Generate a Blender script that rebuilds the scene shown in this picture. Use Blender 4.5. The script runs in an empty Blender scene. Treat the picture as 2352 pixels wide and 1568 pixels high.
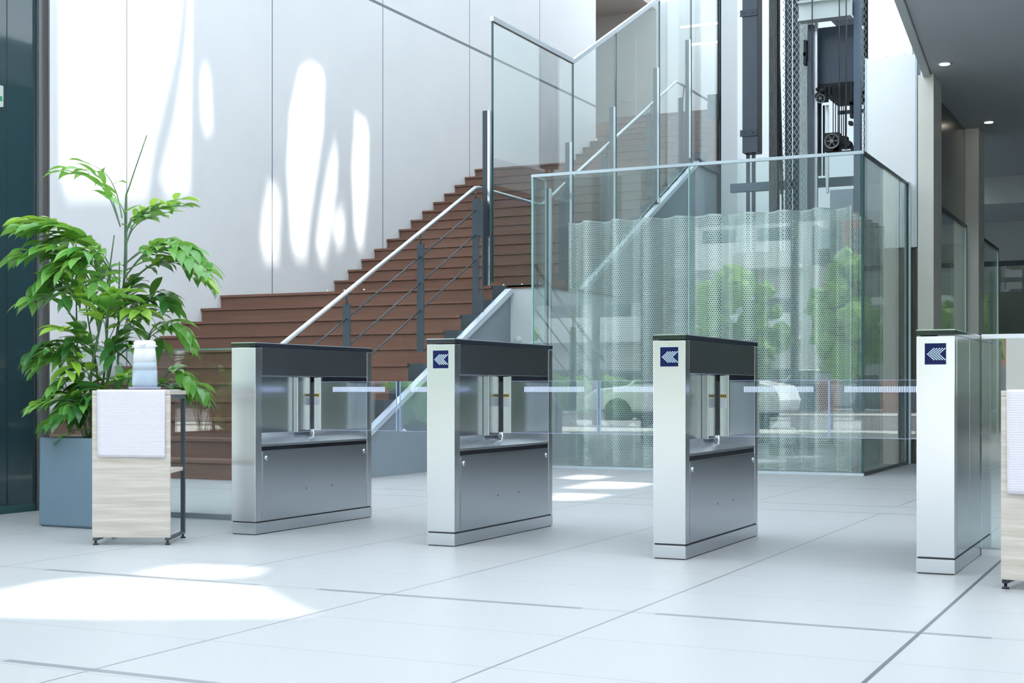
import bpy, bmesh, math, random
from mathutils import Vector, Matrix
random.seed(11)
SC = bpy.context.scene
C = SC.collection
# ------------------------------------------------------------------ camera
FPX = 3250.0; YAW = math.radians(25.698); H = 0.753
cam = bpy.data.cameras.new('camera'); co = bpy.data.objects.new('camera', cam); C.objects.link(co)
cam.sensor_width = 36; cam.lens = FPX / 2352 * 36; cam.shift_y = 111 / 2352
cam.clip_start = .1; cam.clip_end = 400
co.location = (0, 0, H); co.rotation_euler = (math.pi / 2, 0, YAW)
SC.camera = co
# ------------------------------------------------------------------ sky, sun, exposure
W = bpy.data.worlds.new('world'); SC.world = W; W.use_nodes = True
nt = W.node_tree; bg = nt.nodes['Background']
geo = nt.nodes.new('ShaderNodeTexCoord'); sep = nt.nodes.new('ShaderNodeSeparateXYZ'); rmp = nt.nodes.new('ShaderNodeValToRGB')
nt.links.new(geo.outputs['Generated'], sep.inputs[0]); nt.links.new(sep.outputs[2], rmp.inputs[0]); nt.links.new(rmp.outputs[0], bg.inputs[0])
rmp.color_ramp.elements[0].position = 0.0; rmp.color_ramp.elements[0].color = (.94, .965, 1, 1)
rmp.color_ramp.elements[1].position = .7; rmp.color_ramp.elements[1].color = (.84, .91, 1, 1)
bg.inputs[1].default_value = 2.0
sd = bpy.data.lights.new('sun', 'SUN'); sd.energy = 9.0; sd.angle = math.radians(1.15); sd.color = (1, .97, .93)
so = bpy.data.objects.new('sun', sd); C.objects.link(so)
SUN = Vector((0.3596, -0.3396, 0.8691))
so.rotation_euler = SUN.to_track_quat('Z', 'Y').to_euler(); so.location = (4, -4, 20)
SC.view_settings.view_transform = 'Standard'; SC.view_settings.look = 'None'
SC.view_settings.gamma = 1; SC.view_settings.use_curve_mapping = False
SC.view_settings.exposure = .83
SC.cycles.max_bounces = 14; SC.cycles.diffuse_bounces = 6; SC.cycles.glossy_bounces = 6
SC.cycles.transparent_max_bounces = 40; SC.cycles.caustics_reflective = False; SC.cycles.caustics_refractive = False
SC.cycles.use_denoising = True; SC.cycles.sample_clamp_indirect = 6

# ------------------------------------------------------------------ materials
def srgb(r, g, b):
    f = lambda c: ((c / 255 + .055) / 1.055) ** 2.4 if c > 10 else c / 255 / 12.92
    return (f(r), f(g), f(b), 1)
def mat(name, col, rough=.5, metal=0, spec=.5, **k):
    m = bpy.data.materials.new(name); m.use_nodes = True
    b = m.node_tree.nodes['Principled BSDF']
    b.inputs['Base Color'].default_value = (*col[:3], 1); b.inputs['Roughness'].default_value = rough
    b.inputs['Metallic'].default_value = metal; b.inputs['Specular IOR Level'].default_value = spec
    for a, v in k.items(): b.inputs[a.replace('_', ' ')].default_value = v
    return m
def P(m): return m.node_tree.nodes['Principled BSDF']
class N:
    """tiny node helper"""
    def __init__(s, m): s.t = m.node_tree
    def new(s, k, **a):
        n = s.t.nodes.new(k)
        for x, v in a.items(): setattr(n, x, v)
        return n
    def link(s, a, b): s.t.links.new(a, b)
    def math(s, op, a, b=None, c=None):
        n = s.t.nodes.new('ShaderNodeMath'); n.operation = op
        for i, v in enumerate((a, b, c)):
            if v is None: continue
            if isinstance(v, (int, float)): n.inputs[i].default_value = v
            else: s.t.links.new(v, n.inputs[i])
        return n.outputs[0]
    def mix(s, fac, a, b):
        n = s.t.nodes.new('ShaderNodeMix'); n.data_type = 'RGBA'
        for i, v in ((0, fac), (6, a), (7, b)):
            if isinstance(v, (int, float)): n.inputs[i].default_value = v
            elif isinstance(v, tuple): n.inputs[i].default_value = (*v[:3], 1)
            else: s.t.links.new(v, n.inputs[i])
        return n.outputs[2]
    def noise(s, vec, scale, detail=3, rough=.5):
        n = s.t.nodes.new('ShaderNodeTexNoise'); n.inputs['Scale'].default_value = scale
        n.inputs['Detail'].default_value = detail; n.inputs['Roughness'].default_value = rough
        if vec is not None: s.t.links.new(vec, n.inputs['Vector'])
        return n.outputs[0]
    def pos(s): return s.t.nodes.new('ShaderNodeNewGeometry').outputs['Position']
    def obj(s): return s.t.nodes.new('ShaderNodeTexCoord').outputs['Object']
    def xyz(s, v):
        n = s.t.nodes.new('ShaderNodeSeparateXYZ'); s.t.links.new(v, n.inputs[0]); return n.outputs
    def scale(s, v, sc):
        n = s.t.nodes.new('ShaderNodeMapping'); n.inputs['Scale'].default_value = sc; s.t.links.new(v, n.inputs[0]); return n.outputs[0]
    def line(s, c, at, w):            # 1 on a line |c-at|<w/2
        return s.math('LESS_THAN', s.math('ABSOLUTE', s.math('SUBTRACT', c, at)), w / 2)
    def periodic(s, c, at, per, w):
        q = s.math('FLOORED_MODULO', s.math('SUBTRACT', c, at - per / 2), per)
        return s.line(q, per / 2, w)

def floor_mat():
    m = mat('floor_granite', (.6, .65, .68), .42, 0, .45); n = N(m); p = n.pos(); x, y, z = n.xyz(p)
    fine = n.noise(p, 130, 3, .8); big = n.noise(p, .8, 3)
    base = n.mix(fine, (.31, .315, .32), (.505, .512, .515))
    base = n.mix(n.math('MULTIPLY', big, .35), base, (.42, .425, .43))
    cell = n.new('ShaderNodeCombineXYZ'); n.link(n.math('FLOOR', n.math('DIVIDE', n.math('SUBTRACT', x, -.763), .953)), cell.inputs[0]); n.link(n.math('FLOOR', n.math('DIVIDE', n.math('SUBTRACT', y, 4.5), .532)), cell.inputs[1])
    wn = n.new('ShaderNodeTexWhiteNoise'); n.link(cell.outputs[0], wn.inputs[0]); base = n.mix(n.math('MULTIPLY', wn.outputs[0], .16), base, (.36, .385, .40))
    band = n.math('MULTIPLY', n.math('GREATER_THAN', y, 8.74), n.math('LESS_THAN', y, 9.27))
    xl = n.math('MULTIPLY', n.periodic(x, -.763, .953, .009), n.math('SUBTRACT', 1, band))
    first = n.math('MULTIPLY', n.line(x, -.763, .014), n.math('LESS_THAN', y, 8.74))
    thin = n.math('MULTIPLY', n.periodic(y, 4.5, .532, .006), .38)
    thick = n.math('MAXIMUM', n.line(y, 4.5, .038), n.line(y, 2.94, .034))
    # metal covers let into the thick channels, in short lengths
    seg = n.math('GREATER_THAN', n.math('FLOORED_MODULO', n.math('ADD', x, .55), 1.35), .27)
    thick = n.math('MULTIPLY', thick, n.math('MULTIPLY_ADD', seg, .8, .2))
    far = n.math('MAXIMUM', n.line(y, 8.74, .016), n.math('MAXIMUM', n.line(y, 9.27, .016), n.line(y, 10.9, .018)))
    c1 = n.math('MAXIMUM', n.math('MULTIPLY', xl, .75), first)
    c2 = n.math('MAXIMUM', thin, n.math('MAXIMUM', far, n.math('MULTIPLY', thick, .62)))
    fac = n.math('MAXIMUM', c1, c2)
    col = n.mix(fac, base, (.10, .12, .14))
    n.link(col, P(m).inputs['Base Color'])
    bp = n.new('ShaderNodeBump'); bp.inputs['Strength'].default_value = .12; bp.inputs['Distance'].default_value = .002
    n.link(fine, bp.inputs['Height']); n.link(bp.outputs[0], P(m).inputs['Normal'])
    return m
def wall_mat():
    m = mat('wall_panels', (.62, .64, .68), .5, 0, .3); n = N(m); p = n.pos(); x, y, z = n.xyz(p)
    l = n.math('MAXIMUM', n.periodic(y, 11.498, 2.575, .019), n.line(z, 6.0, .042))
    cl = n.noise(p, 1.3, 4, .6)
    col = n.mix(cl, (.63, .655, .675), (.70, .715, .725))
    n.link(n.mix(l, col, (.16, .18, .2)), P(m).inputs['Base Color'])
    return m
def steel_mat(name, col, rough=.26, vertical=True):
    m = mat(name, col, rough, 1.0); n = N(m); o = n.obj()
    s = n.scale(o, (700, 700, 2) if vertical else (3, 3, 300))
    v = n.noise(s, 1, 3, .6)
    r = n.math('MULTIPLY_ADD', v, .05, rough - .025); n.link(r, P(m).inputs['Roughness'])
    P(m).inputs['Anisotropic'].default_value = .5
    return m
def oak_mat():
    m = mat('pale_oak', (.7, .6, .5), .45, 0, .35); n = N(m); o = n.obj()
    w = n.noise(n.scale(o, (2.5, 2.5, 70)), 1, 8, .65)
    wv = n.new('ShaderNodeTexWave'); wv.bands_direction = 'Z'; wv.inputs['Scale'].default_value = 3.2
    wv.inputs['Distortion'].default_value = 9; wv.inputs['Detail'].default_value = 3; wv.inputs['Detail Scale'].default_value = .8
    n.link(n.scale(o, (.5, .5, 1.6)), wv.inputs['Vector'])
    r = n.new('ShaderNodeValToRGB'); r.color_ramp.elements[0].position = .32; r.color_ramp.elements[1].position = .68
    r.color_ramp.elements[0].color = (.47, .42, .36, 1); r.color_ramp.elements[1].color = (.66, .62, .57, 1)
    n.link(w, r.inputs[0])
    c = n.mix(n.math('MULTIPLY', wv.outputs[0], .28), r.outputs[0], (.36, .31, .25))
    n.link(c, P(m).inputs['Base Color']); return m
def stair_wood():
    m = mat('stair_wood', (.14, .06, .04), .4, 0, .4); n = N(m); p = n.pos()
    a = n.noise(n.scale(p, (1.2, 12, 30)), 1, 4, .6); b = n.noise(p, 2.2, 2)
    c = n.mix(a, (.140, .070, .047), (.250, .134, .090)); c = n.mix(n.math('MULTIPLY', b, .4), c, (.16, .085, .06))
    n.link(c, P(m).inputs['Base Color']); return m
def glass_mat(name, tint, boost=.02, rough=0.0):
    m = bpy.data.materials.new(name); m.use_nodes = True; t = m.node_tree; t.nodes.clear(); n = N(m)
    o = n.new('ShaderNodeOutputMaterial'); tr = n.new('ShaderNodeBsdfTransparent'); g = n.new('ShaderNodeBsdfGlossy')
    tr.inputs[0].default_value = (*tint, 1); g.inputs['Roughness'].default_value = rough; g.inputs[0].default_value = (.95, 1, .98, 1)
    f = n.new('ShaderNodeLayerWeight'); f.inputs[0].default_value = .5
    fr = n.math('MULTIPLY_ADD', n.math('POWER', f.outputs['Facing'], 4.5), .9, .04 + boost)
    mx = n.new('ShaderNodeMixShader'); n.link(n.math('MINIMUM', fr, 1.0), mx.inputs[0])
    n.link(tr.outputs[0], mx.inputs[1]); n.link(g.outputs[0], mx.inputs[2]); n.link(mx.outputs[0], o.inputs[0]); return m
def emit(name, col, s):
    m = mat(name, (0, 0, 0), .4); P(m).inputs['Emission Color'].default_value = (*col, 1); P(m).inputs['Emission Strength'].default_value = s
    return m
def screen_mat():
    m = mat('perforated_metal', (.78, .82, .81), .34, .85); n = N(m); t = m.node_tree
    uv = n.new('ShaderNodeUVMap'); u, v, _ = n.xyz(uv.outputs[0]); p = .0215; q = p * .866
    vv = n.math('DIVIDE', v, q); row = n.math('FLOOR', vv); off = n.math('MULTIPLY', n.math('FLOORED_MODULO', row, 2), .5)
    du = n.math('MULTIPLY', n.math('SUBTRACT', n.math('FRACT', n.math('ADD', n.math('DIVIDE', u, p), off)), .5), p)
    dv = n.math('MULTIPLY', n.math('SUBTRACT', n.math('FRACT', vv), .5), q)
    d = n.math('SQRT', n.math('ADD', n.math('MULTIPLY', du, du), n.math('MULTIPLY', dv, dv)))
    hole = n.math('LESS_THAN', d, .0064)
    edge = n.math('MAXIMUM', n.math('GREATER_THAN', v, 2.39), n.math('LESS_THAN', v, .015))
    hole = n.math('MULTIPLY', hole, n.math('SUBTRACT', 1, edge))
    tr = n.new('ShaderNodeBsdfTransparent'); mx = n.new('ShaderNodeMixShader'); o = t.nodes['Material Output']
    n.link(hole, mx.inputs[0]); n.link(P(m).outputs[0], mx.inputs[1]); n.link(tr.outputs[0], mx.inputs[2]); n.link(mx.outputs[0], o.inputs[0])
    return m
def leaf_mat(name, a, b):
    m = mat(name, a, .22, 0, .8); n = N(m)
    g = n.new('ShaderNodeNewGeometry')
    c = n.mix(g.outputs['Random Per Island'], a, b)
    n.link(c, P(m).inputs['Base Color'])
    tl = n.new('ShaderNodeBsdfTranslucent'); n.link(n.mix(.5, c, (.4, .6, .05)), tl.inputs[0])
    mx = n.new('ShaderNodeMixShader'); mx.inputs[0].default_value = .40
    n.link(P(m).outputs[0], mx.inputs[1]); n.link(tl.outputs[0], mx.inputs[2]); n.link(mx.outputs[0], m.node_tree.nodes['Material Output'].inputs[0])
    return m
def cloth_mat():
    m = mat('waffle_cloth', (.78, .75, .83), .9, 0, .1); n = N(m); o = n.obj()
    wv = n.new('ShaderNodeTexWave'); wv.bands_direction = 'Z'; wv.inputs['Scale'].default_value = 34
    wv.inputs['Distortion'].default_value = 2.5; wv.inputs['Detail Scale'].default_value = 6; n.link(o, wv.inputs[0])
    c = n.mix(wv.outputs[0], (.62, .60, .67), (.68, .66, .71)); n.link(c, P(m).inputs['Base Color'])
    b = n.new('ShaderNodeBump'); b.inputs['Strength'].default_value = .22; b.inputs['Distance'].default_value = .004
    n.link(wv.outputs[0], b.inputs['Height']); n.link(b.outputs[0], P(m).inputs['Normal']); return m
def noisy(name, a, b, sc, rough=.8, spec=.3):
    m = mat(name, a, rough, 0, spec); n = N(m); n.link(n.mix(n.noise(n.pos(), sc, 4, .6), a, b), P(m).inputs['Base Color']); return m
def mesh_wire_mat():
    """diamond mesh wire: procedural holes"""
    m = mat('wire_mesh', (.25, .3, .3), .4, .6); n = N(m); uv = n.new('ShaderNodeUVMap'); u, v, _ = n.xyz(uv.outputs[0])
    a = n.math('FRACT', n.math('ADD', n.math('DIVIDE', u, .055), n.math('DIVIDE', v, .085)))
    b = n.math('FRACT', n.math('SUBTRACT', n.math('DIVIDE', u, .055), n.math('DIVIDE', v, .085)))
    w = n.math('MAXIMUM', n.math('LESS_THAN', a, .13), n.math('LESS_THAN', b, .13))
    tr = n.new('ShaderNodeBsdfTransparent'); mx = n.new('ShaderNodeMixShader')
    n.link(w, mx.inputs[0]); n.link(tr.outputs[0], mx.inputs[1]); n.link(P(m).outputs[0], mx.inputs[2])
    n.link(mx.outputs[0], m.node_tree.nodes['Material Output'].inputs[0]); return m
def window_facade(name, wallc, glassc, px, pz):
    m = mat(name, wallc, .6); n = N(m); x, y, z = n.xyz(n.pos())
    a = n.math('LESS_THAN', n.math('FRACT', n.math('DIVIDE', x, px)), .62); b = n.math('LESS_THAN', n.math('FRACT', n.math('DIVIDE', z, pz)), .55)
    n.link(n.mix(n.math('MULTIPLY', a, b), wallc, glassc), P(m).inputs['Base Color']); return m

M = {}
M['floor'] = floor_mat(); M['wall'] = wall_mat()
M['clad'] = mat('gloss_white_panel', (.86, .88, .90), .3, 0, .6); M['white'] = mat('white_paint', (.76, .79, .81), .45); M['plain'] = noisy('plaster', (.56, .58, .60), (.62, .63, .65), 2, .6)
M['beige'] = noisy('beige_plaster', (.42, .40, .37), (.47, .45, .42), 1.5, .6)
M['ceil'] = mat('ceiling_paint', (.46, .49, .51), .6, 0, .3); M['ceil_lt'] = mat('bulkhead_paint', (.50, .53, .53), .6)
M['grey_in'] = mat('front_wall_paint', (.26, .29, .30), .7)
M['roofm'] = mat('translucent_fill_roof', (.7, .73, .76), .7)  # translucency added so the unseen roof fills the hall with soft light
_n = N(M['roofm']); _t = _n.new('ShaderNodeBsdfTranslucent'); _t.inputs[0].default_value = (.400, .420, .428, 1)
_a = _n.new('ShaderNodeAddShader'); P(M['roofm']).inputs['Base Color'].default_value = (.5, .52, .55, 1)
_n.link(P(M['roofm']).outputs[0], _a.inputs[0]); _n.link(_t.outputs[0], _a.inputs[1]); _n.link(_a.outputs[0], M['roofm'].node_tree.nodes['Material Output'].inputs[0])
M['beigemetal'] = mat('champagne_metal', (.66, .65, .60), .42, .35); M['bronze'] = mat('bronze_metal', (.17, .17, .15), .25, .5)
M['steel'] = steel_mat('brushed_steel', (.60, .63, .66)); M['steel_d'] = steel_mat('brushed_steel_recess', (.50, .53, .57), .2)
M['steel_s'] = mat('polished_steel', (.72, .75, .78), .2, 1); M['rail'] = mat('satin_rail', (.62, .66, .70), .3, .9)
M['black'] = mat('black_gloss', (.012, .014, .02), .06, 0, .6); M['blackm'] = mat('black_matt', (.01, .012, .016), .5)
M['lid'] = mat('lid_glass', (.02, .025, .035), .04, 0, .7); M['lidedge'] = mat('lid_edge', (.6, .7, .75), .15, .3)
M['gap'] = mat('dark_gap', (.02, .025, .03), .6)
M['wood'] = stair_wood(); M['slate'] = mat('slate_steel_paint', (.042, .062, .078), .4, .2); M['greypaint'] = mat('grey_steel_paint', (.27, .32, .36), .4, .1)
M['stringer'] = mat('stringer_bar', (.60, .67, .74), .35, .2)
M['glass'] = glass_mat('clear_glass', (.955, .975, .97), .03); M['glassg'] = glass_mat('green_glass', (.885, .93, .92), .035)
M['glassl'] = glass_mat('low_glass', (.93, .965, .96), .05); M['acrylic'] = glass_mat('acrylic', (.93, .945, .975), .05)
M['gedge'] = mat('glass_edge', (.30, .52, .50), .15, 0, .6); M['glassedge_d'] = mat('glass_edge_dark', (.03, .09, .09), .15)
M['dglass'] = mat('dark_glass', (.022, .050, .060), .05, 0, .55)
M['mulp'] = mat('taupe_paint', (.13, .12, .12), .4, .3); M['screen'] = screen_mat(); M['mesh'] = mesh_wire_mat()
M['oak'] = oak_mat(); M['oakend'] = mat('oak_edge', (.62, .56, .48), .5); M['frame'] = mat('charcoal_frame', (.055, .07, .09), .4, .3)
M['cloth'] = cloth_mat(); M['plastic'] = mat('white_plastic', (.72, .74, .76), .35, 0, .4); M['liquid'] = mat('milky_bottle', (.42, .48, .55), .25, 0, .4)
M['liquid2'] = mat('milky_bottle_full', (.33, .41, .49), .25, 0, .4); M['tray'] = mat('lilac_tray', (.36, .36, .46), .45)
M['pot'] = noisy('blue_grey_planter', (.13, .20, .265), (.165, .24, .305), 5, .6); M['soil'] = noisy('soil', (.03, .025, .02), (.07, .055, .04), 40, .95)
M['leaf'] = leaf_mat('leaf_green', (.08, .31, .06), (.27, .58, .14)); M['leafy'] = leaf_mat('leaf_lime', (.33, .62, .05), (.46, .74, .14))
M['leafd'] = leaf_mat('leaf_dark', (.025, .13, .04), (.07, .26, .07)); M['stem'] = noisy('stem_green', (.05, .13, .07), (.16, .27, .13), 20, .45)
M['display'] = mat('display_navy', (.004, .007, .05), .12, 0, .3); P(M['display']).inputs['Emission Color'].default_value = (.02, .06, .9, 1); P(M['display']).inputs['Emission Strength'].default_value = .018
M['dot'] = emit('led_dots', (.55, .8, 1), .85); M['bar'] = emit('led_bars', (.5, .62, 1), .9); M['glow'] = emit('led_edge', (.38, .6, 1), .4)
M['yellow'] = mat('yellow_sticker', (.55, .38, .05), .5); M['label'] = mat('white_sticker', (.7, .75, .8), .5); M['ink'] = mat('ink', (.08, .07, .05), .6)
M['lamp'] = emit('lamp_warm', (1, .86, .68), 9); M['tube'] = emit('lamp_white', (1, 1, 1), 3.5); M['green_sign'] = emit('sign_green', (.02, .45, .22), .35); M['sign_w'] = emit('sign_white', (.8, 1, .95), .35)
M['darkpaint'] = mat('anthracite_paint', (.045, .06, .085), .4, .3); M['bluegrey'] = mat('blue_grey_paint', (.085, .12, .165), .4, .2); M['navy'] = mat('casing_paint', (.065, .082, .105), .4, .3)
M['cable'] = mat('black_cable', (.009, .012, .016), .55, 0, .3); M['ibeam'] = mat('pale_steel_paint', (.52, .58, .58), .45); M['iron'] = mat('cast_iron', (.13, .14, .14), .4, .6)
M['brass'] = mat('dull_brass', (.35, .28, .15), .3, .8)

# ------------------------------------------------------------------ mesh helpers
class MB:
    def __init__(s): s.bm = bmesh.new(); s.uv = None
    def box(s, x0, x1, y0, y1, z0, z1, mi=0):
        v = [s.bm.verts.new(p) for p in ((x0,y0,z0),(x1,y0,z0),(x1,y1,z0),(x0,y1,z0),(x0,y0,z1),(x1,y0,z1),(x1,y1,z1),(x0,y1,z1))]
        for f in ((0,3,2,1),(4,5,6,7),(0,1,5,4),(1,2,6,5),(2,3,7,6),(3,0,4,7)):
            q = s.bm.faces.new([v[i] for i in f]); q.material_index = mi
        return s
    def tube(s, pts, r, n=12, cap=True, mi=0):
        pts = [Vector(p) for p in pts]; rr = r if isinstance(r, (list, tuple)) else [r] * len(pts)
        rings = []
        for i, p in enumerate(pts):
            d = (pts[min(i + 1, len(pts) - 1)] - pts[max(i - 1, 0)]).normalized()
            a = d.cross(Vector((0, 0, 1)));
            if a.length < .05: a = d.cross(Vector((0, 1, 0)))
            a.normalize(); b = d.cross(a)
            rings.append([s.bm.verts.new(p + (a * math.cos(2 * math.pi * k / n) + b * math.sin(2 * math.pi * k / n)) * rr[i]) for k in range(n)])
        for i in range(len(rings) - 1):
            for k in range(n):
                f = s.bm.faces.new((rings[i][k], rings[i + 1][k], rings[i + 1][(k + 1) % n], rings[i][(k + 1) % n])); f.smooth = True; f.material_index = mi
        if cap:
            for r_ in (rings[0][::-1], rings[-1]):
                f = s.bm.faces.new(r_); f.material_index = mi
        return s
    def lathe(s, prof, c=(0, 0, 0), n=28, axis='z', mi=0, sx=1, sy=1, caps=True):
        rings = []
        for r, z in prof:
            ring = []
            for k in range(n):
                a = 2 * math.pi * k / n; x, y = math.cos(a) * r * sx, math.sin(a) * r * sy
                p = {'z': (x, y, z), 'y': (x, z, y), 'x': (z, x, y)}[axis]
                ring.append(s.bm.verts.new((p[0] + c[0], p[1] + c[1], p[2] + c[2])))
            rings.append(ring)
        for i in range(len(rings) - 1):
            for k in range(n):
                f = s.bm.faces.new((rings[i][k], rings[i][(k + 1) % n], rings[i + 1][(k + 1) % n], rings[i + 1][k])); f.smooth = True; f.material_index = mi
        if caps: s.bm.faces.new(rings[0][::-1]).material_index = mi; s.bm.faces.new(rings[-1]).material_index = mi
        return s
    def prism(s, poly, a, b, axis='x', mi=0):
        """poly of 2D points extruded a..b along axis; 2D = the other two in order"""
        def p3(q, t): return {'x': (t, q[0], q[1]), 'y': (q[0], t, q[1]), 'z': (q[0], q[1], t)}[axis]
        A = [s.bm.verts.new(p3(q, a)) for q in poly]; B = [s.bm.verts.new(p3(q, b)) for q in poly]
        s.bm.faces.new(A).material_index = mi; s.bm.faces.new(B[::-1]).material_index = mi
        for i in range(len(poly)):
            j = (i + 1) % len(poly); s.bm.faces.new((A[j], A[i], B[i], B[j])).material_index = mi
        return s
    def quad(s, pts, mi=0, uvs=None):
        f = s.bm.faces.new([s.bm.verts.new(p) for p in pts]); f.material_index = mi
        if uvs:
            L = s.bm.loops.layers.uv.verify()
            for l, u in zip(f.loops, uvs): l[L].uv = u
        return s
    def build(s, name, m, parent=None, bevel=0, loc=None):
        bmesh.ops.recalc_face_normals(s.bm, faces=s.bm.faces)
        me = bpy.data.meshes.new(name); s.bm.to_mesh(me); s.bm.free()
        for k in (m if isinstance(m, (list, tuple)) else [m]): me.materials.append(M[k] if isinstance(k, str) else k)
        o = bpy.data.objects.new(name, me); C.objects.link(o)
        if parent: o.parent = parent
        if loc: o.location = loc
        if bevel:
            b = o.modifiers.new('bevel', 'BEVEL'); b.width = bevel; b.segments = 2; b.limit_method = 'ANGLE'
        return o
def box(name, m, x0, x1, y0, y1, z0, z1, parent=None, bevel=0): return MB().box(x0, x1, y0, y1, z0, z1).build(name, m, parent, bevel)
def tag(o, label=None, cat=None, group=None, kind=None):
    if label: o['label'] = label
    if cat: o['category'] = cat
    if group: o['group'] = group
    if kind: o['kind'] = kind
    return o
def empty(name, loc, label, cat, group=None, rz=0):
    o = bpy.data.objects.new(name, None); C.objects.link(o); o.location = loc; o.rotation_euler[2] = rz; o.empty_display_size = .1
    return tag(o, label, cat, group)
def struct(o, label=None): o['kind'] = 'structure'; return tag(o, label) if label else o
def children(o): return [c for c in bpy.data.objects if c.parent == o]
def copy_tree(o, parent=None):
    c = o.copy(); C.objects.link(c); c.parent = parent
    for ch in children(o): copy_tree(ch, c)
    return c

# ------------------------------------------------------------------ shell
R = .166; T = .33; T1 = .348; Y1 = 9.6; L1 = 11 * R; YL1 = 13.08; YF2 = 15.12; L2 = 25 * R; YL2 = YF2 + 13 * T; YF3 = 22.05; TOP = 36 * R; YTOP = YF3 + 10 * T
WX = -9.97; SX = -6.33
struct(box('floor', 'floor', -14, 9, -3.2, 30, -.12, 0), 'pale grey granite tile floor of the lobby')
struct(box('wall_left', 'wall', WX - .3, WX, 6.9, 24.3, 0, 9))
# unseen roof, added; its openings are shaped to throw the sun patches
def poly_slab(name, m, outer, holes, z0, z1):
    bm = bmesh.new(); E = []
    for pl in [outer] + holes:
        vs = [bm.verts.new((x, y, z0)) for x, y in pl]
        E += [bm.edges.new((vs[i], vs[(i + 1) % len(vs)])) for i in range(len(vs))]
    bmesh.ops.triangle_fill(bm, use_beauty=True, use_dissolve=False, edges=E)
    r = bmesh.ops.extrude_face_region(bm, geom=bm.faces[:])
    bmesh.ops.translate(bm, verts=[v for v in r['geom'] if isinstance(v, bmesh.types.BMVert)], vec=(0, 0, z1 - z0))
    b = MB(); b.bm.free(); b.bm = bm; return b.build(name, m)
SUN_HOLES = [
[(-8.24, 8.92), (-8.45, 11.0), (-8.07, 10.47), (-7.64, 9.7), (-7.4, 9.34), (-7.34, 8.1)],
[(-8.46, 11.13), (-7.46, 10.12), (-7.42, 9.6), (-7.72, 10.15), (-8.07, 10.67)],
[(-8.24, 13.25), (-8.23, 13.56), (-7.92, 13.22), (-7.45, 12.48), (-7.23, 12.18), (-7.23, 11.91), (-7.65, 12.21), (-7.94, 12.54), (-8.18, 12.97)],
[(-7.89, 13.54), (-7.64, 13.27), (-7.31, 12.76), (-7.22, 12.55), (-7.25, 12.44), (-7.5, 12.82), (-7.76, 13.26)],
[(-7.54, 13.40), (-7.34, 13.15), (-7.31, 12.97), (-7.33, 12.91), (-7.47, 13.12)],
[(-8.05, 14.15), (-8.03, 14.44), (-7.63, 14.03), (-7.35, 13.64), (-7.33, 13.46), (-7.73, 13.76)],
[(-7.56, 11.75), (-7.55, 11.95), (-7.2, 11.55), (-7.19, 11.22), (-7.4, 11.47)],
[(-7.99, 10.86), (-8.07, 11.06), (-7.78, 10.84), (-7.73, 10.63)],
[(-0.25, 0.29), (-0.3, 0.72), (-0.23, 0.85), (0.44, 0.94), (0.85, 0.58), (1.06, 0.42), (0.49, 0.12), (0.08, -0.02)],
[(-0.14, 1.04), (-0.18, 1.34), (0.17, 1.39), (0.28, 1.14), (0.12, 1.02)],
[(-0.58, 6.38), (-0.67, 7.3), (-0.19, 7.23), (-0.16, 6.58)],
[(-0.19, 5.25), (-0.43, 5.94), (-0.05, 5.94), (-0.03, 5.41)],
[(-1.12, 7.53), (-1.15, 8.07), (-0.84, 7.93), (-0.83, 7.41)]]
struct(poly_slab('ceiling', 'roofm', [(-14.3, -4.6), (12, -4.6), (12, 29), (-14.3, 29)], SUN_HOLES, 9.0, 9.06), 'unseen high pale roof, added to shape sun patches and fill light')
struct(box('wall_front', 'grey_in', -14.3, 12, -3.35, -3.2, 4.15, 9)); struct(box('wall_front', 'grey_in', -14.3, -9.6, -3.35, -3.2, 2.6, 4.15))
# upper storey
struct(box('floor', 'wood', -14, SX - .05, YTOP + .35, 29, TOP - .3, TOP))
struct(box('wall_back', 'beige', -14.3, -10.3, 28.5, 28.7, TOP, 9)); struct(box('wall_back', 'white', -10.3, -6.2, 28.5, 28.7, TOP, 9))
struct(box('wall_left', 'beige', -14.3, -14, 24.3, 28.5, TOP, 9)); struct(box('wall_back', 'white', SX, -3.92, 24.6, 24.8, 0, 9)); struct(box('wall_right', 'white', SX + .05, SX + .12, 20.32, 24.6, 0, 9))
struct(box('wall_left', 'plain', -14, WX - .3, 24.0, 24.3, 0, 9))
struct(box('ceiling', 'beige', -14.3, -10.3, 24.3, 28.6, 8.85, 8.98))
d = MB().box(-11.75, -10.75, 28.42, 28.5, TOP, TOP + 2.3).build('door_1', 'beige'); struct(d)
MB().tube([(-10.9, 28.36, TOP + .95), (-11.05, 28.36, TOP + .95)], .014).tube([(-10.9, 28.42, TOP + .95), (-10.9, 28.34, TOP + .95)], .012).build('door_handle', 'steel_s', d)
# lower ceiling over the corridor on the right, its slanting edge trim, bulkheads
def ex(y): return -2.114 - .0899 * (y - 11.785)
struct(poly_slab('ceiling', 'ceil', [(ex(9.5), 9.5), (8.5, 9.5), (8.5, 22.15), (ex(22.15), 22.15)], [], 3.93, 4.35), 'low dark grey ceiling over the corridor')
struct(poly_slab('trim_1', 'ceil_lt', [(ex(9.5) - .075, 9.5), (ex(9.5) - .006, 9.5), (ex(15.4) - .006, 15.4), (ex(15.4) - .075, 15.4)], [], 3.90, 4.35))
struct(box('trim_2', 'ceil_lt', -3.9, 8.5, 22.15, 22.35, 3.53, 4.35))
struct(box('ceiling', 'ceil', -3.9, 8.5, 22.35, 24.6, 3.53, 3.6))
struct(box('wall_back', 'ceil_lt', -3.9, 8.5, 24.6, 24.8, 2.88, 9))
w = empty('window_2', (0, 24.6, 0), None, None); w['kind'] = 'structure'
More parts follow.
